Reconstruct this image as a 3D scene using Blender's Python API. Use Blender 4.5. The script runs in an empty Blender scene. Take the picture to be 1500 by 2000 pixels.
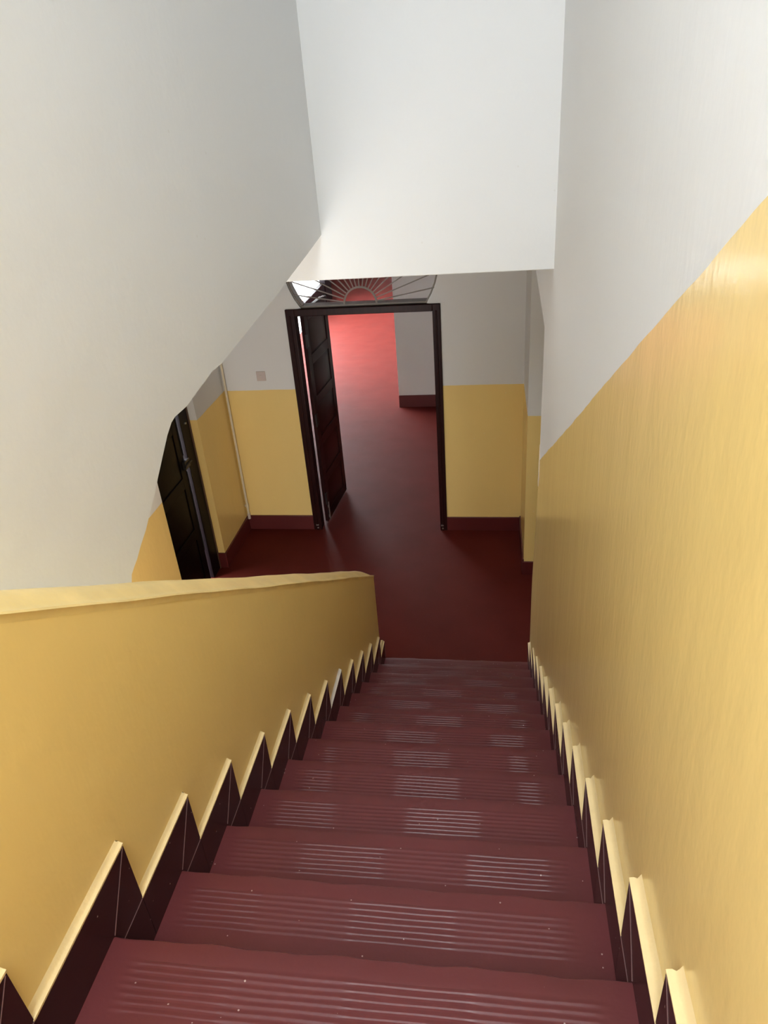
import bpy, bmesh, math, random
from mathutils import Vector, Matrix

random.seed(7)
S = bpy.context.scene
C = S.collection

# ---------------------------------------------------------------- camera
cam_data = bpy.data.cameras.new('camera')
cam = bpy.data.objects.new('camera', cam_data)
C.objects.link(cam)
CAM = Vector((0.746488, -3.900453, 3.556623))
pitch = math.radians(32)
fwd0 = Vector((0, math.cos(pitch), -math.sin(pitch)))
right0 = Vector((1, 0, 0))
down0 = fwd0.cross(right0)
w = Vector((-0.0458741, -0.0741600, -0.1292019))
Q = Matrix.Rotation(w.length, 3, w.normalized())
B = Matrix((right0, down0, fwd0)) @ Q          # rows: right, down, forward
m = Matrix((B[0], -B[1], -B[2])).transposed().to_4x4()
m.translation = CAM
cam.matrix_world = m
cam_data.sensor_fit = 'VERTICAL'
cam_data.sensor_height = 36.0
cam_data.lens = 1392.53 * 36.0 / 2000.0
cam_data.clip_start = 0.02
S.camera = cam

# ---------------------------------------------------------------- world, lights, exposure
S.view_settings.view_transform = 'Standard'
S.view_settings.look = 'None'
S.view_settings.gamma = 1.0
S.view_settings.exposure = 0.0
S.view_settings.use_curve_mapping = False

world = bpy.data.worlds.new('world')
S.world = world
world.use_nodes = True
bg = world.node_tree.nodes['Background']
bg.inputs[0].default_value = (0.90, 0.95, 1.0, 1)
bg.inputs[1].default_value = 27.0


def area(name, loc, target, sx, sy, energy, col, spread=180):
    l = bpy.data.lights.new(name, 'AREA')
    l.shape = 'RECTANGLE'
    l.size = sx
    l.size_y = sy
    l.energy = energy
    l.color = col
    l.spread = math.radians(spread)
    o = bpy.data.objects.new(name, l)
    C.objects.link(o)
    o.location = loc
    d = Vector(target) - Vector(loc)
    o.rotation_euler = d.to_track_quat('-Z', 'Y').to_euler()
    return o


area('skylight_daylight', (0.47, -4.9, 7.34), (0.47, -4.9, 0), 0.8, 3.5, 36, (0.88, 0.945, 1.0))
area('left_wall_fill', (-0.16, -4.6, 5.75), (1.02, -4.1, 4.6), 3.2, 1.5, 84, (0.89, 0.95, 1.0), 150)  # added fill lamp without a real window, brightens the right stair wall
area('right_wall_fill', (0.985, -4.6, 5.75), (0.0, -4.0, 4.0), 3.2, 1.5, 126, (0.89, 0.95, 1.0), 150)  # added fill from the right for the left wall and parapet, no window there
area('landing_window_daylight', (0.46, -6.96, 5.05), (0.3, -0.5, 2.4), 0.86, 1.6, 1.5, (0.80, 0.90, 1.0))
area('entrance_daylight', (-0.72, -2.96, 1.15), (-0.72, 2.0, 0.9), 0.95, 2.05, 62, (0.93, 0.96, 1.0))
area('passage_fill', (2.8, 0.6, 1.9), (0.9, 0.8, 1.2), 1.0, 1.2, 1.5, (0.85, 0.92, 1.0))  # weak fill added for the dim hall, the passage has no window

# ---------------------------------------------------------------- materials


def new_mat(name, col, rough=0.5, spec=0.5, coat=0.0):
    mt = bpy.data.materials.new(name)
    mt.use_nodes = True
    p = mt.node_tree.nodes['Principled BSDF']
    p.inputs['Base Color'].default_value = (*col, 1)
    p.inputs['Roughness'].default_value = rough
    p.inputs['Specular IOR Level'].default_value = spec
    p.inputs['Coat Weight'].default_value = coat
    p.inputs['Coat Roughness'].default_value = 0.12
    return mt


def node(mt, kind, **kw):
    n = mt.node_tree.nodes.new(kind)
    for k, v in kw.items():
        setattr(n, k, v)
    return n


def link(mt, a, b):
    mt.node_tree.links.new(a, b)


def math_node(mt, op, a, b=None):
    n = node(mt, 'ShaderNodeMath', operation=op)
    for i, v in enumerate((a, b)):
        if v is None:
            continue
        if isinstance(v, (int, float)):
            n.inputs[i].default_value = v
        else:
            link(mt, v, n.inputs[i])
    return n.outputs[0]


def mix_col(mt, fac, a, b):
    n = node(mt, 'ShaderNodeMix', data_type='RGBA')
    if isinstance(fac, (int, float)):
        n.inputs[0].default_value = fac
    else:
        link(mt, fac, n.inputs[0])
    for i, v in ((6, a), (7, b)):
        if isinstance(v, tuple):
            n.inputs[i].default_value = (*v, 1)
        else:
            link(mt, v, n.inputs[i])
    return n.outputs[2]


def noise(mt, scale, detail=3, stretch=(1, 1, 1), rough=0.5):
    g = node(mt, 'ShaderNodeNewGeometry')
    mp = node(mt, 'ShaderNodeMapping')
    mp.inputs['Scale'].default_value = stretch
    link(mt, g.outputs['Position'], mp.inputs['Vector'])
    n = node(mt, 'ShaderNodeTexNoise')
    n.inputs['Scale'].default_value = scale
    n.inputs['Detail'].default_value = detail
    n.inputs['Roughness'].default_value = rough
    link(mt, mp.outputs[0], n.inputs['Vector'])
    return n.outputs['Fac']


def specks(mt, scale, thr, frac=0.4, stretch=(1, 1, 1)):
    """1 inside tiny scattered dots"""
    g = node(mt, 'ShaderNodeNewGeometry')
    mp = node(mt, 'ShaderNodeMapping')
    mp.inputs['Scale'].default_value = stretch
    link(mt, g.outputs['Position'], mp.inputs['Vector'])
    v = node(mt, 'ShaderNodeTexVoronoi')
    v.inputs['Scale'].default_value = scale
    link(mt, mp.outputs[0], v.inputs['Vector'])
    near = math_node(mt, 'LESS_THAN', v.outputs['Distance'], thr)
    sep = node(mt, 'ShaderNodeSeparateColor')
    link(mt, v.outputs['Color'], sep.inputs[0])
    some = math_node(mt, 'LESS_THAN', sep.outputs[0], frac)
    return math_node(mt, 'MULTIPLY', near, some)


def bump(mt, h, strength, dist=0.01):
    b = node(mt, 'ShaderNodeBump')
    b.inputs['Strength'].default_value = strength
    b.inputs['Distance'].default_value = dist
    link(mt, h, b.inputs['Height'])
    link(mt, b.outputs[0], mt.node_tree.nodes['Principled BSDF'].inputs['Normal'])


YELLOW = (0.90, 0.665, 0.255)
WHITE = (0.78, 0.78, 0.77)


def two_tone(name, a, b, yellow=YELLOW, white=WHITE, streak=(6, 6, 1.2), rough=0.30):
    """white distemper above, glossy yellow oil paint below the line z = a + b*y"""
    mt = new_mat(name, white)
    p = mt.node_tree.nodes['Principled BSDF']
    g = node(mt, 'ShaderNodeNewGeometry')
    s = node(mt, 'ShaderNodeSeparateXYZ')
    link(mt, g.outputs['Position'], s.inputs[0])
    wob = math_node(mt, 'MULTIPLY', math_node(mt, 'SUBTRACT', noise(mt, 5, 2), 0.5), 0.012)
    line = math_node(mt, 'ADD', math_node(mt, 'ADD', math_node(mt, 'MULTIPLY', s.outputs[1], b), a), wob)
    below = math_node(mt, 'LESS_THAN', s.outputs[2], line)
    n1 = noise(mt, 2.2, 4, streak)
    yc = mix_col(mt, n1, tuple(c * 0.96 for c in yellow), tuple(min(1, c * 1.03) for c in yellow))
    yc = mix_col(mt, math_node(mt, 'MULTIPLY', specks(mt, 22, 0.075, 0.35), 0.5), yc, (0.9, 0.8, 0.55))
    wc = mix_col(mt, noise(mt, 1.4, 3), tuple(c * 0.97 for c in white), white)
    link(mt, mix_col(mt, below, wc, yc), p.inputs['Base Color'])
    r = math_node(mt, 'ADD', math_node(mt, 'MULTIPLY', below, rough - 0.75), 0.75)
    link(mt, r, p.inputs['Roughness'])
    big = noise(mt, 7, 4, (1, 1, 0.30))
    fine = noise(mt, 45, 2, (1, 1, 0.6))
    bump(mt, math_node(mt, 'ADD', big, math_node(mt, 'MULTIPLY', fine, 0.25)), 0.13, 0.02)
    return mt


M = {}
M['wall_right'] = two_tone('stair wall paint', 1.703, -0.5705, streak=(9, 9, 0.8), rough=0.20)
M['wall_right'].node_tree.nodes['Principled BSDF'].inputs['Specular IOR Level'].default_value = 0.36
M['wall_hall'] = two_tone('hall wall paint', 1.46, 0.0, streak=(2, 2, 1), rough=0.24)
M['yellow'] = two_tone('yellow oil paint', 50, 0.0, streak=(2, 2, 2), rough=0.33)


def white_mat():
    mt = new_mat('white distemper', WHITE, 0.72, 0.3)
    p = mt.node_tree.nodes['Principled BSDF']
    c = mix_col(mt, noise(mt, 1.3, 4), (0.75, 0.75, 0.74), (0.79, 0.79, 0.78))
    c = mix_col(mt, math_node(mt, 'MULTIPLY', specks(mt, 12, 0.05, 0.3), 0.25), c, (0.6, 0.56, 0.5))
    link(mt, c, p.inputs['Base Color'])
    bump(mt, math_node(mt, 'ADD', noise(mt, 5, 5), math_node(mt, 'MULTIPLY', noise(mt, 50, 3), 0.2)), 0.14, 0.02)
    return mt


M['white'] = white_mat()


def oxide(name, col, rough, streak, spk=0.6, bs=0.1):
    mt = new_mat(name, col, rough, 0.5)
    p = mt.node_tree.nodes['Principled BSDF']
    c = mix_col(mt, noise(mt, 3.0, 5, streak), tuple(x * 0.78 for x in col), tuple(x * 1.22 for x in col))
    c = mix_col(mt, math_node(mt, 'MULTIPLY', specks(mt, 38, 0.07, 0.3), spk), c, (0.5, 0.38, 0.35))
    link(mt, c, p.inputs['Base Color'])
    r = math_node(mt, 'ADD', math_node(mt, 'MULTIPLY', noise(mt, 4, 4), 0.12), rough - 0.06)
    link(mt, r, p.inputs['Roughness'])
    bump(mt, math_node(mt, 'ADD', noise(mt, 8, 4), math_node(mt, 'MULTIPLY', noise(mt, 90, 3), 0.3)), bs, 0.01)
    return mt


M['floor'] = oxide('red oxide floor', (0.100, 0.0150, 0.0115), 0.56, (1, 1, 1), 0.12, 0.06)
M['floor'].node_tree.nodes['Principled BSDF'].inputs['Specular IOR Level'].default_value = 0.05
M['step'] = oxide('maroon oxide steps', (0.112, 0.024, 0.0255), 0.38, (1, 2, 1), 0.7, 0.12)
M['step'].node_tree.nodes['Principled BSDF'].inputs['Specular IOR Level'].default_value = 0.35
M['skirt'] = oxide('dark maroon skirting', (0.020, 0.005, 0.006), 0.25, (1, 1, 1), 0.5, 0.05)
M['base'] = oxide('maroon baseboard', (0.10, 0.014, 0.014), 0.4, (1, 1, 1), 0.05, 0.03)
M['grout'] = new_mat('joint line', (0.16, 0.08, 0.075), 0.6)
M['ledge'] = oxide('cream yellow ledge paint', (0.80, 0.62, 0.32), 0.4, (3, 3, 3), 0.1, 0.25)
M['coping'] = oxide('coping yellow paint', (0.86, 0.64, 0.255), 0.35, (3, 3, 3), 0.1, 0.25)
M['ledge_white'] = oxide('bare white ledge', (0.72, 0.66, 0.60), 0.6, (3, 3, 3), 0.1, 0.3)
M['chip'] = new_mat('bare plaster chip', (0.85, 0.72, 0.55), 0.8)


def wood(name, a, b, rough):
    mt = new_mat(name, a, rough, 0.12)
    p = mt.node_tree.nodes['Principled BSDF']
    link(mt, mix_col(mt, noise(mt, 6, 5, (8, 8, 0.6)), a, b), p.inputs['Base Color'])
    bump(mt, noise(mt, 20, 4, (6, 6, 0.5)), 0.1, 0.005)
    return mt


M['door'] = wood('dark maroon door paint', (0.014, 0.004, 0.004), (0.034, 0.009, 0.008), 0.35)
M['door_dark'] = wood('near black door paint', (0.003, 0.002, 0.003), (0.008, 0.004, 0.005), 0.45)
M['door_edge'] = new_mat('brown stained wood edge', (0.10, 0.05, 0.035), 0.5)
M['iron'] = new_mat('dull grey painted iron', (0.20, 0.18, 0.16), 0.6)
M['iron'].node_tree.nodes['Principled BSDF'].inputs['Metallic'].default_value = 0.3
M['steel'] = new_mat('bare steel', (0.55, 0.53, 0.5), 0.3)
M['steel'].node_tree.nodes['Principled BSDF'].inputs['Metallic'].default_value = 0.9
M['black_iron'] = new_mat('black iron', (0.02, 0.018, 0.018), 0.4)
M['cement'] = oxide('grey brown cement', (0.17, 0.14, 0.125), 0.7, (1, 1, 1), 0.05, 0.2)
M['plastic'] = new_mat('beige plastic', (0.62, 0.53, 0.49), 0.35)
M['pipe'] = new_mat('cream pipe paint', (0.74, 0.66, 0.48), 0.4)
M['gap'] = new_mat('dim gap light grey', (0.032, 0.032, 0.030), 0.8, 0.1)  # grey stands in for dim light through the slit beside the leaf
M['ground'] = oxide('pale concrete yard', (0.75, 0.73, 0.70), 0.9, (1, 1, 1), 0.0, 0.1)

# ---------------------------------------------------------------- helpers


def box(bm, x0, x1, y0, y1, z0, z1):
    vs = [bm.verts.new((x, y, z)) for x in (x0, x1) for y in (y0, y1) for z in (z0, z1)]
    for f in ((0, 1, 3, 2), (4, 6, 7, 5), (0, 4, 5, 1), (2, 3, 7, 6), (0, 2, 6, 4), (1, 5, 7, 3)):
        bm.faces.new([vs[i] for i in f])
    return vs


def prism(bm, a, b):
    """solid between two matching outlines of 3-D points"""
    va = [bm.verts.new(p) for p in a]
    vb = [bm.verts.new(p) for p in b]
    n = len(a)
    bm.faces.new(va)
    bm.faces.new(vb[::-1])
    for i in range(n):
        j = (i + 1) % n
        bm.faces.new((va[i], vb[i], vb[j], va[j]))


def rod(bm, p, q, r, n=10):
    p = Vector(p); q = Vector(q)
    d = (q - p).normalized()
    u = d.orthogonal().normalized(); v = d.cross(u)
    a = [p + r * (math.cos(2 * math.pi * i / n) * u + math.sin(2 * math.pi * i / n) * v) for i in range(n)]
    prism(bm, a, [x + (q - p) for x in a])


def bar(bm, p, q, wv, tv):
    """flat bar from p to q, half-width vector wv, half-thickness vector tv"""
    p = Vector(p); q = Vector(q); wv = Vector(wv); tv = Vector(tv)
    a = [p - wv - tv, p + wv - tv, p + wv + tv, p - wv + tv]
    prism(bm, a, [x + (q - p) for x in a])


def obj(name, bm, mat, parent=None, bevel=0.0, smooth=True):
    bmesh.ops.remove_doubles(bm, verts=bm.verts, dist=1e-6)
    bmesh.ops.recalc_face_normals(bm, faces=bm.faces)
    me = bpy.data.meshes.new(name)
    bm.to_mesh(me)
    bm.free()
    if smooth:
        for p in me.polygons:
            p.use_smooth = True
        me.set_sharp_from_angle(angle=math.radians(32))
    me.materials.append(mat)
    o = bpy.data.objects.new(name, me)
    C.objects.link(o)
    if parent:
        o.parent = parent
    if bevel:
        b = o.modifiers.new('bevel', 'BEVEL')
        b.width = bevel
        b.segments = 2
        b.limit_method = 'ANGLE'
    return o


def struct(name, bm, mat, bevel=0.0, label=None):
    o = obj(name, bm, mat, None, bevel)
    o['kind'] = 'structure'
    if label:
        o['label'] = label
        o['category'] = name.split('_')[0] if name.split('_')[0] != 'trim' else 'skirting'
    return o


def thing(name, label, cat, loc=(0, 0, 0), rz=0.0, kind=None, group=None):
    o = bpy.data.objects.new(name, None)
    C.objects.link(o)
    o.location = loc
    o.rotation_euler = (0, 0, rz)
    o.empty_display_size = 0.1
    o['label'] = label
    o['category'] = cat
    if kind:
        o['kind'] = kind
    if group:
        o['group'] = group
    return o


def boxes(*bs):
    bm = bmesh.new()
    for b in bs:
        box(bm, *b)
    return bm


# ---------------------------------------------------------------- room shell
YD = 2.076           # front face of the wall with the open door
YH = -0.53           # face of the high white wall over the hall
ZC = 2.90            # hall ceiling
TOP = 7.4

struct('floor', boxes((-2.9, 3.0, -3.0, 15.5, -0.15, 0.0), (-4.2, -2.9, 12.25, 15.5, -0.15, 0.0)), M['floor'],
       label='glossy dark red oxide floor of the hall and the room beyond the door')

# right stair wall: slightly bulging plaster, grid surface with thickness


def rw_x(y, z):
    g = min(1, max(0, 1 - (z - 0.9) / 0.8)) * min(1, max(0, (y + 1.6) / 1.3))
    und = 0.003 * math.sin(2.1 * y + 0.7) * math.sin(1.7 * z)
    return 1.022 - 0.018 * g + und * min(1, max(0, (-0.6 - y)))


bm = bmesh.new()
ys = [-7.0 + i * (6.9 / 46) for i in range(47)]
zs = [-0.1 + i * 0.15 for i in range(51)]
fr = [[bm.verts.new((rw_x(y, z), y, z)) for z in zs] for y in ys]
bk = [[bm.verts.new((1.22, y, z)) for z in zs] for y in ys]
for i in range(len(ys) - 1):
    for j in range(len(zs) - 1):
        bm.faces.new((fr[i][j], fr[i + 1][j], fr[i + 1][j + 1], fr[i][j + 1]))
        bm.faces.new((bk[i][j], bk[i][j + 1], bk[i + 1][j + 1], bk[i + 1][j]))
for j in range(len(zs) - 1):
    for i in (0, -1):
        bm.faces.new((fr[i][j], fr[i][j + 1], bk[i][j + 1], bk[i][j]))
for i in range(len(ys) - 1):
    for j in (0, -1):
        bm.faces.new((fr[i][j], fr[i + 1][j], bk[i + 1][j], bk[i][j]))
wr = struct('wall_right', bm, M['wall_right'],
            label='long stair wall on the right, white above a sloping glossy yellow band')
# chip of bare plaster on its end corner
bm = bmesh.new()
prof = [(-0.115, 1.60), (-0.096, 1.62), (-0.094, 1.70), (-0.096, 1.80), (-0.100, 1.86), (-0.112, 1.83), (-0.122, 1.76), (-0.116, 1.70), (-0.128, 1.66)]
prism(bm, [(rw_x(-0.1, z) - 0.003, y, z) for y, z in prof], [(rw_x(-0.1, z) + 0.02, y, z) for y, z in prof])
c_ = obj('plaster_chip', bm, M['chip'], wr)
c_['label'] = 'bare cream chip in the corner of the yellow wall'

# lintel over the side passage and the wall stub beyond it
bm = bmesh.new()
lint = [(-0.10, 2.52), (0.3, 2.57), (0.73, 2.62), (1.33, 2.67), (1.33, 0.0), (2.076, 0.0), (2.076, ZC), (-0.10, ZC)]
prism(bm, [(1.024, y, z) for y, z in lint], [(1.22, y, z) for y, z in lint])
struct('wall_hall_right', bm, M['wall_hall'], label='short hall wall right of the side passage with the lintel above it')
struct('wall_passage', boxes((1.22, 3.0, 1.33, 1.5, 0, ZC)), M['wall_hall'], label='end wall seen through the passage on the right')
struct('wall_passage_near', boxes((1.22, 3.0, -0.3, -0.1, 0, ZC)), M['wall_hall'])
struct('wall_passage_side', boxes((3.0, 3.15, -0.3, 1.5, 0, ZC)), M['wall_hall'])

# high white wall over the hall (header)
struct('wall_header', boxes((-2.0, 1.035, YH, YH + 0.16, 2.903, TOP)), M['white'], bevel=0.004,
       label='high white wall hanging over the hall at the foot of the stairs')

# left white stair wall with its ragged lower edge
edge = [(-0.50, 3.105), (-0.533, 3.101), (-0.80, 3.062), (-1.115, 3.020), (-1.227, 3.002), (-1.511, 2.970), (-1.779, 2.938),
        (-1.858, 2.928), (-1.933, 2.929), (-2.059, 2.910), (-2.138, 2.897), (-2.215, 2.897), (-2.240, 2.891), (-2.276, 2.870),
        (-2.322, 2.833), (-2.373, 2.792), (-2.392, 2.773), (-2.433, 2.744), (-2.483, 2.706), (-2.521, 2.685),
        (-2.550, 2.665), (-2.571, 2.655), (-2.588, 2.645), (-2.604, 2.615), (-3.62, 3.285), (-3.62, 2.47), (-7.0, 2.47), (-7.0, TOP), (-0.50, TOP)]
bm = bmesh.new()


def lwx(y):
    return -0.02 + (y + 0.55) * 0.08 / 2.05


prism(bm, [(lwx(y), y, z) for y, z in edge], [(lwx(y) - 0.10, y, z) for y, z in edge])
struct('wall_left', bm, M['white'], label='tall white stair wall on the left with a ragged lower edge over the parapet')

# landing wall behind the camera with its window opening, ceiling with the skylight opening
struct('wall_back', boxes((-0.5, 1.3, -7.15, -7.0, 2.3, 4.2), (-0.5, 1.3, -7.15, -7.0, 5.9, TOP),
                          (-0.5, 0.0, -7.15, -7.0, 4.2, 5.9), (0.92, 1.3, -7.15, -7.0, 4.2, 5.9)), M['white'])
struct('ceiling_stairwell', boxes((-0.5, 1.3, -7.15, -6.75, TOP, TOP + 0.15), (-0.5, 1.3, -3.05, -0.3, TOP, TOP + 0.15),
                                  (-0.5, 0.05, -6.75, -3.05, TOP, TOP + 0.15), (0.9, 1.3, -6.75, -3.05, TOP, TOP + 0.15)), M['white'])
M['light_blocking'] = new_mat('frosted glazing', (0.85, 0.88, 0.9), 0.4)  # opaque white for unseen panes, added to keep sky light out
struct('sky_block_back', boxes((-0.02, 0.94, -7.10, -7.06, 4.18, 5.92)), M['light_blocking'])  # opaque pane added to shut sky light out of the back opening
struct('sky_block_roof', boxes((0.03, 0.92, -6.77, -3.03, TOP + 0.06, TOP + 0.10)), M['light_blocking'])  # opaque sheet added to stop sky light leaking through the roof opening
struct('added_pane_left', boxes((-0.27, -0.19, -6.25, -2.95, 4.95, 6.55)), M['light_blocking'])  # added backing behind the left fill lamp, the wall is solid here
struct('added_pane_right', boxes((1.0, 1.05, -6.25, -2.95, 4.95, 6.55)), M['light_blocking'])  # added backing behind the right fill lamp, not a real window
struct('door_3', boxes((-1.24, -0.20, -3.10, -3.05, 0.0, 2.22)), M['light_blocking'])
struct('ceiling', boxes((-2.0, 3.15, YH + 0.16, YD, ZC, ZC + 0.12)), M['white'])
struct('ceiling_room', boxes((-2.95, 3.0, YD + 0.16, 15.5, ZC, ZC + 0.12), (-4.35, -2.95, 12.25, 15.5, ZC, ZC + 0.12)), M['white'])
struct('ceiling_under_landing', boxes((-1.6, -0.118, -3.0, YH, 3.14, 3.26)), M['white'])

# far hall wall with door opening and fanlight opening (one outline)
FX, FZ, FR = -0.32, 2.55, 0.655
out = [(-1.69, -0.0), (-1.69, ZC), (1.024, ZC), (1.024, 0.0), (0.315, 0.0), (0.315, 2.165)]
arc = []
a0 = math.asin((2.175 - FZ) / FR)
for i in range(17):
    a = a0 + (math.pi / 2 - a0) * i / 16
    zz = math.sin(a) * (FR if a < 0 else 0.30)
    arc.append((FX + FR * math.cos(a), FZ + zz))
arcl = [(2 * FX - x, z) for x, z in arc[::-1]][1:]
out += arc + arcl + [(-0.985, 2.165), (-0.985, 0.0)]
bm = bmesh.new()
prism(bm, [(x, YD, z) for x, z in out], [(x, YD + 0.16, z) for x, z in out])
bm.normal_update(); bmesh.ops.triangulate(bm, faces=[f for f in bm.faces if len(f.verts) > 4])
struct('wall_hall_far', bm, M['wall_hall'], label='far hall wall, white over glossy yellow, around the open dark door')

# hall left side: return wall, recess with the dark door, near wall
struct('wall_hall_left', boxes((-1.90, -1.67, 1.374, YD, 0, ZC)), M['wall_hall'],
       label='narrow left hall wall between the dark door and the far wall')
struct('wall_recess', boxes((-1.98, -1.80, -0.06, 0.36, 0, ZC), (-1.98, -1.80, 0.36, 1.374, 2.12, ZC)), M['wall_hall'])
struct('wall_hall_near', boxes((-1.60, -1.372, -3.0, -0.055, 0, ZC + 0.3), (-1.98, -1.60, -0.20, -0.055, 0, ZC)), M['wall_hall'],
       label='yellow and white wall glimpsed left of the dark door under the ragged white edge')
struct('wall_under_landing', boxes((-1.6, -1.22, -3.15, -3.0, 0, 3.3), (-0.22, -0.14, -3.15, -3.0, 0, 3.3), (-1.22, -0.22, -3.15, -3.0, 2.2, 3.3)), M['wall_hall'])

# room beyond the door
struct('wall_partition', boxes((-0.512, 2.9, 5.40, 5.60, 0, ZC)), M['white'], label='grey white partition wall seen through the open doorway')
struct('wall_room_right', boxes((2.85, 3.0, YD + 0.16, 15.5, 0, ZC)), M['white'])
struct('wall_room_far', boxes((-4.35, 3.0, 15.4, 15.55, 0, ZC)), M['white'])
struct('wall_room_left', boxes((-2.95, -2.8, YD + 0.16, 6.3, 0, ZC)), M['white'])
struct('added_wall_left_far', boxes((-4.35, -4.2, 12.25, 15.5, 0, ZC), (-4.35, -2.97, 12.25, 12.37, 0, ZC)), M['white'])  # wall added to narrow the opening and dim the far floor
struct('wall_room_near', boxes((-2.9, -1.69, YD, YD + 0.16, 0, ZC), (1.024, 3.0, YD, YD + 0.16, 0, ZC)), M['white'])

# baseboards
HB = 0.155
struct('baseboard_far_left', boxes((-1.67, -0.985, YD - 0.016, YD + 0.002, 0, HB)), M['base'], bevel=0.003,
       label='maroon skirting under the yellow wall left of the open door')
struct('baseboard_far_right', boxes((0.318, 1.024, YD - 0.016, YD + 0.002, 0, 0.142)), M['base'], bevel=0.003,
       label='maroon skirting under the yellow wall right of the open door')
struct('baseboard_left', boxes((-1.672, -1.655, 1.36, YD, 0, HB)), M['base'], bevel=0.003,
       label='maroon skirting along the narrow left hall wall')
struct('baseboard_corner', boxes((-1.745, -1.655, 1.358, 1.376, 0, HB)), M['base'], bevel=0.003,
       label='short piece of maroon skirting beside the dark door frame')
struct('baseboard_right', boxes((1.012, 1.026, 1.32, YD, 0, HB)), M['base'], bevel=0.003)
struct('baseboard_passage', boxes((1.012, 3.0, 1.316, 1.332, 0, 0.13)), M['base'], bevel=0.003,
       label='maroon skirting at the end wall of the side passage')
struct('baseboard_partition', boxes((-0.514, 2.9, 5.385, 5.402, 0, 0.17)), M['base'], bevel=0.003,
       label='maroon skirting of the partition seen through the open door')
struct('baseboard_near', boxes((-1.373, -1.358, -3.0, -0.055, 0, HB)), M['base'], bevel=0.003)
struct('ground', boxes((-40, -2.9, -10, 40, -0.2, -0.12)), M['ground'])

# ---------------------------------------------------------------- staircase
T, R, A, H = 0.26313, 0.165, 0.1085, 0.138
dyL = [0.0008, 0.0020, -0.0008, -0.0014, -0.0027, -0.0052, -0.0057, -0.0046, 0.0014, -0.0040, -0.0020, 0.0064, 0.0050, -0.0587, -0.02, 0, 0]
dyR = [0.0, 0.0021, 0.0075, 0.0016, -0.0035, -0.0055, 0.0, 0.0013, 0.0009, 0.0043, 0.0039, 0.0093, 0.0126, 0.0351, 0.02, 0, 0]
dzs = [-0.0008, 0.0010, 0.0008, -0.0001, -0.0018, -0.0006, 0.0008, 0.0009, 0.0011, 0.0003, -0.0010, -0.0017, 0.0107, -0.0095, 0, 0, 0]
W = 1.0017
NS = 15


def ny(j, s):
    return -j * T + (dyR if s else dyL)[j]


def nz(j):
    return (j + 1) * R + dzs[j]


stairs = thing('staircase', 'steep straight flight of glossy maroon steps with grooved treads between yellow walls', 'staircase', (0.5, 0, 0))
stairs_off = Vector((-0.5, 0, 0))


def shift(bm, v):
    bmesh.ops.translate(bm, verts=bm.verts, vec=v)


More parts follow.
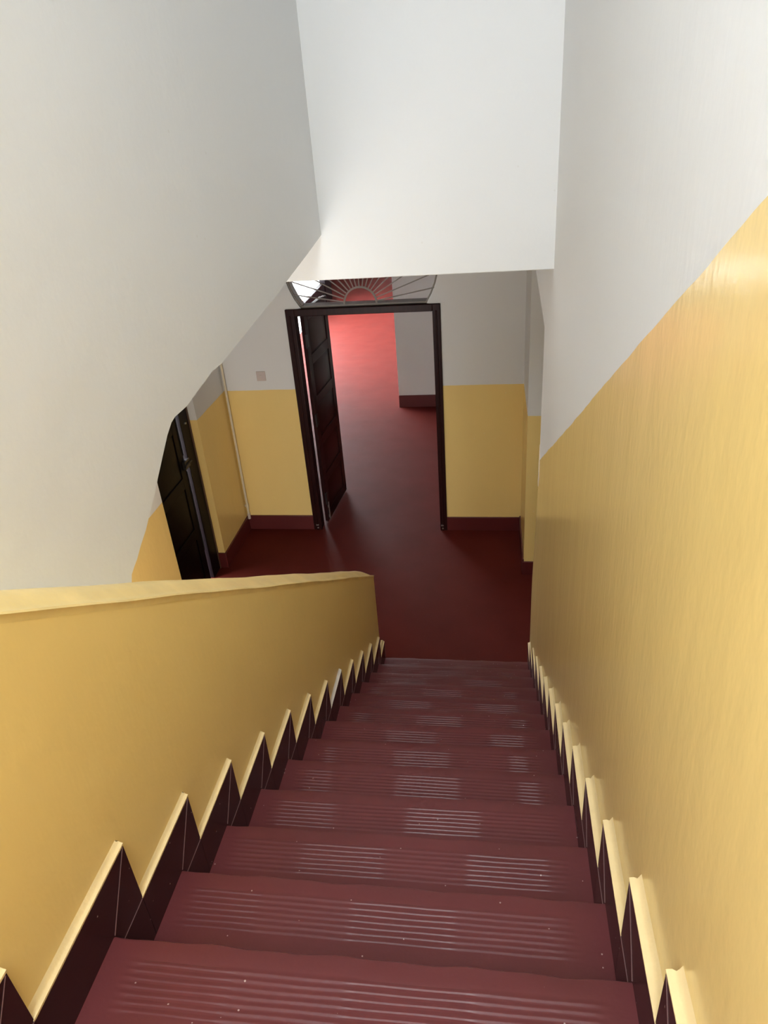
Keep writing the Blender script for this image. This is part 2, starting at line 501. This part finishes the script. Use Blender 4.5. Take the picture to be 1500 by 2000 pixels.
for j in range(NS):
    st_loc = Vector((0, -j * T, (j + 1) * R))
    bm = bmesh.new()
    last = (j == NS - 1)
    depth = 3.3 if last else T + 0.05
    xs = [-0.009, -0.001, 0.03, 0.045, 0.055] + [0.07 + 0.86 * i / 34 for i in range(35)] + [0.945, 0.955, 0.975, 0.99, 1.0025]
    rng = random.Random(j * 13 + 5)
    ph = [rng.uniform(0, 6.28) for _ in range(6)]
    xl = rng.uniform(0.035, 0.06)
    xr = rng.uniform(0.925, 0.955)
    rows = []
    for x in xs:
        t = min(1, max(0, x / W))
        yn = ny(j, 0) * (1 - t) + ny(j, 1) * t
        wob = 0.0016 * math.sin(x * 23 + ph[0]) + 0.0012 * math.sin(x * 51 + ph[1])
        zt = nz(j) + 0.0008 * math.sin(x * 9 + ph[2])
        k = min(1, max(0, (x - xl) / 0.012)) * min(1, max(0, (xr - x) / 0.012))
        fade = k * (0.93 + 0.07 * math.sin(x * 14 + ph[3]))
        prof = [(-0.022, -R - 0.03), (-0.022, -0.045), (-0.004, -0.041), (0.0 + wob, -0.030), (0.001 + wob, -0.006), (-0.002 + wob, -0.0015), (-0.006 + wob, 0)]
        prof.append((-0.036, 0.0))
        y0 = 0.041
        p_ = 0.0140
        for r_ in range(7):
            wr_ = 0.0004 * math.sin(x * 31 + ph[4] + r_)
            a = y0 + r_ * p_
            prof += [(-a + wr_, -0.0005 * fade), (-(a + 0.0030) + wr_, 0.0011 * fade), (-(a + 0.0060) + wr_, 0.0011 * fade),
                     (-(a + 0.0085) + wr_, -0.0006 * fade), (-(a + 0.0118) + wr_, -0.0006 * fade)]
        prof += [(-0.142, 0.0), (-0.19, 0), (-depth, 0), (-depth, -R - 0.03)]
        rows.append([bm.verts.new((x, yn + py, zt + pz)) for py, pz in prof])
    n = len(rows[0])
    for a in range(len(rows) - 1):
        for i in range(n):
            k = (i + 1) % n
            bm.faces.new((rows[a][i], rows[a + 1][i], rows[a + 1][k], rows[a][k]))
    bm.faces.new(rows[0])
    bm.faces.new(rows[-1][::-1])
    shift(bm, stairs_off - st_loc)
    step = obj('landing' if last else 'step', bm, M['step'], stairs)
    step.location = st_loc
    if j == 0:
        step['label'] = 'lowest step, ending at the hall floor'

    for s in (0, 1):
        if last:
            continue
        sg = -1 if s == 0 else 1
        xf = 0.0 if s == 0 else W
        ya = ny(j, s) + A
        if j == 0:
            ya = 0.010 if s == 0 else 0.040
        yb = ny(j + 1, s) + A
        zt = nz(j) + H
        # dark tile standing against the wall
        bm = bmesh.new()
        zb = max(0.0, nz(j) - R - 0.06)
        x0, x1 = sorted((xf, xf + sg * 0.022))
        box(bm, x0, x1, yb - 0.001, ya, zb, zt - 0.005)
        shift(bm, stairs_off - st_loc)
        tile = obj('skirting_tile', bm, M['skirt'], step)
        tile['label'] = 'near black maroon skirting tile beside the step'
        # joints: mitre from peak to nosing, and the ledge line running back
        bm = bmesh.new()
        xg = xf - sg * 0.0006
        g = 0.0007
        bar(bm, (xg, ya - 0.004, zt - 0.008), (xg, ny(j, s), nz(j) + 0.001), (0, g, 0), (0.0006, 0, 0))
        shift(bm, stairs_off - st_loc)
        obj('tile_joint', bm, M['grout'], step)
        bm = bmesh.new()
        bar(bm, (xg, yb + 0.0, zt - 0.004), (xg, ny(j + 1, s) - 0.02, zt - 0.004), (0, 0, g * 0.8), (0.0006, 0, 0))
        shift(bm, stairs_off - st_loc)
        obj('tile_joint', bm, M['grout'], step)
        # ledge with its plaster cove up to the wall
        bm = bmesh.new()
        if s == 0:
            cs = [(0.0005, -0.006), (0.0008, -0.001), (-0.001, 0.0), (-0.0045, 0.001), (-0.0075, 0.004), (-0.0095, 0.009), (-0.0125, 0.014), (-0.024, 0.014), (-0.024, -0.006)]
        else:
            cs = [(0.0005, -0.006), (0.0008, -0.001), (-0.002, 0.0), (-0.008, 0.0012), (-0.0125, 0.005), (-0.0165, 0.012), (-0.0205, 0.021), (-0.027, 0.021), (-0.027, -0.006)]
        pa, pb = [], []
        for cx, cz in cs:
            xx = xf - sg * cx if s else xf + cx
            jag = 0.0
            pa.append((xx, ya + (0.002 if cz < 0.005 else -0.004 * rng.random()), zt + cz))
            pb.append((xx, yb - 0.002, zt + cz))
        prism(bm, pa, pb)
        shift(bm, stairs_off - st_loc)
        bare = (s == 0 and j == 5)
        lg = obj('skirting_ledge', bm, M['ledge_white' if bare else 'ledge'], step)
        lg['label'] = 'bare white ledge on the skirting' if bare else 'cream yellow painted ledge on top of the dark skirting'

# ---------------------------------------------------------------- parapet (left balustrade wall)
par = thing('balustrade', 'solid yellow parapet wall with a rounded sloping coping left of the stairs', 'balustrade', (-0.08, -0.1, 0))
po = Vector((0.08, 0.1, 0))
LZ = lambda y: 0.876 - 0.661 * y
bm = bmesh.new()
ysb = [-0.098 - i * (3.5 / 30) for i in range(31)]
yend = ysb[-1]
o_in, o_out = [], []
rowsb = []
for y in ysb:
    top = LZ(y) - 0.012
    nzv = 14
    bot = 0.0
    rowsb.append([(-0.0115 + 0.001 * math.sin(3.1 * y) * math.sin(2.3 * (bot + (top - bot) * i / nzv)), y, bot + (top - bot) * i / nzv) for i in range(nzv + 1)])
vi = [[bm.verts.new(p) for p in r_] for r_ in rowsb]
vo = [[bm.verts.new((-0.14, p[1], p[2])) for p in r_] for r_ in rowsb]
for i in range(len(ysb) - 1):
    for k in range(14):
        bm.faces.new((vi[i][k], vi[i + 1][k], vi[i + 1][k + 1], vi[i][k + 1]))
        bm.faces.new((vo[i][k], vo[i][k + 1], vo[i + 1][k + 1], vo[i + 1][k]))
    bm.faces.new((vi[i][14], vi[i + 1][14], vo[i + 1][14], vo[i][14]))
    bm.faces.new((vi[i][0], vo[i][0], vo[i + 1][0], vi[i + 1][0]))
for i in (0, -1):
    for k in range(14):
        bm.faces.new((vi[i][k], vi[i][k + 1], vo[i][k + 1], vo[i][k]))
shift(bm, po)
obj('wall_body', bm, M['yellow'], par)
bm = bmesh.new()
cap = [(-0.0105, -0.020), (-0.0095, -0.008), (-0.0070, -0.002), (-0.0110, 0.0028), (-0.018, 0.0029), (-0.028, 0.010), (-0.042, 0.024), (-0.060, 0.034), (-0.080, 0.037), (-0.100, 0.034),
       (-0.125, 0.020), (-0.142, 0.0), (-0.142, -0.022)]
prev = None
yc = [-0.096, -0.100, -0.12, -0.15, -0.20, -0.26, -0.32] + [-0.38 - i * 0.1 for i in range(33)]
for y in yc:
    e = min(1, ((-0.096 - y) / 0.22)) if y > -0.32 else 1
    e = math.sqrt(max(0.0, 1 - (1 - e) ** 2))
    wv = 0.0018 * math.sin(7 * y) + 0.0012 * math.sin(17 * y + 1)
    row = [bm.verts.new((x + 0.4 * wv, y, LZ(y) + (z * e if z > 0.003 else z) + wv)) for x, z in cap]
    if prev:
        for i in range(len(cap)):
            k = (i + 1) % len(cap)
            bm.faces.new((prev[i], row[i], row[k], prev[k]))
    else:
        bm.faces.new(row)
    prev = row
bm.faces.new(prev[::-1])
shift(bm, po)
obj('coping', bm, M['coping'], par)['label'] = 'rounded lighter yellow coping'

# ---------------------------------------------------------------- open double-panel door in the far wall
d1 = thing('door_1', 'open dark maroon panelled door and frame in the far hall wall', 'door', (-0.33, YD, 0), kind='structure')
do = Vector((0.33, -YD, 0))
bm = boxes((-0.995, -0.915, YD - 0.022, YD + 0.09, 0.0, 2.172), (0.262, 0.328, YD - 0.022, YD + 0.09, 0.0, 2.172),
           (-0.915, 0.262, YD - 0.022, YD + 0.09, 2.112, 2.172))
box(bm, -0.965, -0.948, YD - 0.030, YD - 0.02, 0.0, 2.12)
box(bm, 0.285, 0.30, YD - 0.030, YD - 0.02, 0.0, 2.12)
shift(bm, do)
obj('door_frame', bm, M['door'], d1, bevel=0.006)
# leaf, hinged on the left jamb and swung away from the camera
hx, hy = -0.893, 2.205
ang = math.atan2(2.93 - 2.205, -0.832 + 0.893)
leaf_m = Matrix.Translation((hx + 0.33, hy - YD, 0)) @ Matrix.Rotation(ang, 4, 'Z')


def door_leaf(parent, mat, mtx, width, height, rows, thick=0.035, name='door_leaf'):
    bm = bmesh.new()
    st = 0.095
    ph_ = (height - st * (rows + 1)) / rows
    h = thick / 2
    box(bm, 0, st, -h, h, 0.012, height)
    box(bm, width - st, width, -h, h, 0.012, height)
    for r_ in range(rows + 1):
        z = 0.012 + r_ * (ph_ + st)
        box(bm, st, width - st, -h, h, z, z + st)
    lf = obj(name, bm, mat, parent, bevel=0.004)
    lf.matrix_local = mtx
    for r_ in range(rows):
        z0 = 0.012 + st + r_ * (ph_ + st)
        bm = bmesh.new()
        x0, x1, z1 = st, width - st, z0 + ph_
        q = 0.035
        for sgn in (-1, 1):
            a = [(x0 - .004, sgn * 0.006, z0 - .004), (x1 + .004, sgn * 0.006, z0 - .004), (x1 + .004, sgn * 0.006, z1 + .004), (x0 - .004, sgn * 0.006, z1 + .004)]
            b = [(x0 + q, sgn * 0.015, z0 + q), (x1 - q, sgn * 0.015, z0 + q), (x1 - q, sgn * 0.015, z1 - q), (x0 + q, sgn * 0.015, z1 - q)]
            prism(bm, a, b)
        obj('panel', bm, mat, lf)
    return lf


leaf = door_leaf(d1, M['door'], leaf_m, 0.70, 2.10, 5)
for z in (0.22, 1.05, 1.80):
    bm = boxes((-0.026, 0.035, -0.026, -0.0185, z, z + 0.11))
    rod(bm, (-0.012, -0.022, z - 0.006), (-0.012, -0.022, z + 0.116), 0.008)
    obj('hinge', bm, M['black_iron'], leaf)
bm = boxes((0.02, 0.045, -0.027, -0.018, 0.05, 0.075), (0.02, 0.045, -0.027, -0.018, 0.16, 0.185))
rod(bm, (0.0325, -0.026, 0.03), (0.0325, -0.026, 0.22), 0.006)
obj('bolt', bm, M['steel'], leaf)['label'] = 'small steel bolt at the foot of the leaf'
for x in (-0.955, 0.283):
    bm = boxes((x - 0.012, x + 0.012, YD - 0.034, YD - 0.022, 0.055, 0.067))
    rod(bm, (x + 0.004, YD - 0.034, 0.03), (x + 0.004, YD - 0.026, 0.03), 0.008)
    shift(bm, do)
    obj('frame_clamp', bm, M['steel'], d1)

# sill of the fanlight
bm = boxes((-0.90, 0.245, YD + 0.02, YD + 0.165, 2.150, 2.182))
struct('trim_1', bm, M['cement'], label='grey cement sill of the fanlight above the open door')

# fanlight sunburst grille
gx, gz, gy = -0.340, 2.188, YD + 0.012
fan = thing('fanlight_grille', 'grey iron sunburst grille in the fanlight above the open door', 'grille', (gx, gy, gz))
bm = bmesh.new()
bar(bm, (-0.535, 0, -0.002), (0.545, 0, -0.002), (0, 0, 0.006), (0, 0.006, 0))
obj('bottom_bar', bm, M['iron'], fan)
bm = bmesh.new()
N = 22
ring = [(0.146 * math.cos(math.pi * i / N), 0.148 * math.sin(math.pi * i / N)) for i in range(N + 1)]
ring2 = [(x * 0.90, z * 0.90) for x, z in ring]
prism(bm, [(x, -0.007, z) for x, z in ring + ring2[::-1]], [(x, 0.007, z) for x, z in ring + ring2[::-1]])
obj('inner_arch', bm, M['iron'], fan)


def fan_hit(a):
    """distance from the grille centre to the opening's edge along angle a"""
    dx, dz = math.cos(a), math.sin(a)
    t = 0.16
    while t < 1.2:
        x = gx + dx * t - FX
        z = gz + dz * t - FZ
        rr = FR if z < 0 else 0.30
        if (x / FR) ** 2 + (z / rr) ** 2 > 0.985:
            break
        t += 0.004
    return t


bm = bmesh.new()
for i in range(1, 18):
    a = math.pi * i / 18
    t = fan_hit(a)
    dx, dz = math.cos(a), math.sin(a)
    bm_ = bmesh.new()
    bar(bm_, (dx * 0.15, 0, dz * 0.15), (dx * t, 0, dz * t), (-dz * 0.0042, 0, dx * 0.0042), (0, 0.005, 0))
    obj('ray_bar', bm_, M['iron'], fan)
bm.free()
bm = bmesh.new()
pts = arc + arcl
o1 = [((x - FX) * 0.995 + FX - gx, (z - FZ) * 0.995 + FZ - gz) for x, z in pts]
o2 = [((x - FX) * 0.975 + FX - gx, (z - FZ) * 0.975 + FZ - gz) for x, z in pts]
loop = o1 + o2[::-1]
prism(bm, [(x, -0.006, z) for x, z in loop], [(x, 0.006, z) for x, z in loop])
bm.normal_update(); bmesh.ops.triangulate(bm, faces=[f for f in bm.faces if len(f.verts) > 4])
obj('outer_arch', bm, M['iron'], fan)

# ---------------------------------------------------------------- dark door on the left
d2 = thing('door_2', 'near black wooden door in a recess on the left, half hidden by the ragged white wall', 'door', (-1.75, 0.85, 0), kind='structure')
do2 = Vector((1.75, -0.85, 0))
bm = boxes((-1.80, -1.735, 1.19, 1.374, 0.0, 2.12), (-1.80, -1.735, 0.36, 0.44, 0, 2.12), (-1.80, -1.735, 0.44, 1.19, 2.04, 2.12))
shift(bm, do2)
obj('door_frame', bm, M['door_dark'], d2, bevel=0.005)
bm = boxes((-1.740, -1.728, 1.345, 1.362, 0.0, 2.12))
shift(bm, do2)
obj('frame_edge', bm, M['door_edge'], d2)['label'] = 'thin brown edge of the frame'
lf2 = door_leaf(d2, M['door_dark'], Matrix.Translation((-1.768 + 1.75, 0.45 - 0.85, 0)) @ Matrix.Rotation(math.pi / 2, 4, 'Z'), 0.70, 2.03, 4)
for a, b in ((1.24, 1.62), (0.33, 1.10)):  # strips painted grey in place of faint light from behind the door
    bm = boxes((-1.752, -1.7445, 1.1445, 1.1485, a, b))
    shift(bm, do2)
    obj('gap_light_strip', bm, M['gap'], d2)['label'] = 'thin grey strip painted as dim light in the gap between leaf and frame'
bm = boxes((-1.752, -1.728, 1.10, 1.20, 1.13, 1.20))
rod(bm, (-1.722, 1.09, 1.165), (-1.722, 1.22, 1.165), 0.008)
shift(bm, do2)
obj('latch', bm, M['black_iron'], d2)
bm = bmesh.new()
rod(bm, (-1.736, 1.27, 1.475), (-1.722, 1.27, 1.475), 0.008)
shift(bm, do2)
obj('stud', bm, M['steel'], d2)

# ---------------------------------------------------------------- conduit pipe in the far left corner
pp = thing('conduit_pipe', 'thin cream conduit pipe running down the far left corner of the hall', 'pipe', (-1.645, 2.050, 0))
bm = bmesh.new()
rod(bm, (0, 0, 0.17), (0, 0, 2.9), 0.0115, 14)
obj('tube', bm, M['pipe'], pp)
bm = bmesh.new()
rod(bm, (0, 0, 0.255), (0, 0, 0.295), 0.0150, 14)
box(bm, -0.024, 0.0, -0.004, 0.026, 0.265, 0.285)
obj('clip', bm, M['pipe'], pp)
bm = bmesh.new()
rod(bm, (0, 0, 0.13), (0, 0, 0.19), 0.0145, 14)
obj('socket', bm, M['plastic'], pp)

# ---------------------------------------------------------------- switch plate
sw = thing('light_switch', 'small square beige switch plate on the white wall left of the open door', 'switch', (-1.298, YD, 1.592))
bm = boxes((-0.042, 0.042, -0.010, 0.0, -0.044, 0.044))
obj('plate', bm, M['plastic'], sw, bevel=0.003)
bm = bmesh.new()
prism(bm, [(-0.009, -0.010, -0.014), (0.009, -0.010, -0.014), (0.009, -0.010, 0.014), (-0.009, -0.010, 0.014)],
      [(-0.009, -0.013, -0.014), (0.009, -0.013, -0.014), (0.009, -0.016, 0.014), (-0.009, -0.016, 0.014)])
obj('rocker', bm, M['plastic'], sw)

# ---------------------------------------------------------------- veranda edge at the left of the far room
v = thing('veranda_parapet', 'low dark brown parapet by the bright opening, seen through the fanlight', 'parapet', (-2.86, 11.0, 0))
bm = boxes((-0.08, 0.0, -1.15, 0.75, 0, 0.47))
obj('low_wall', bm, M['door_dark'], v)
bm = boxes((-0.10, 0.02, 0.75, 1.35, 0, ZC - 0.005))
obj('post', bm, M['door_dark'], v)
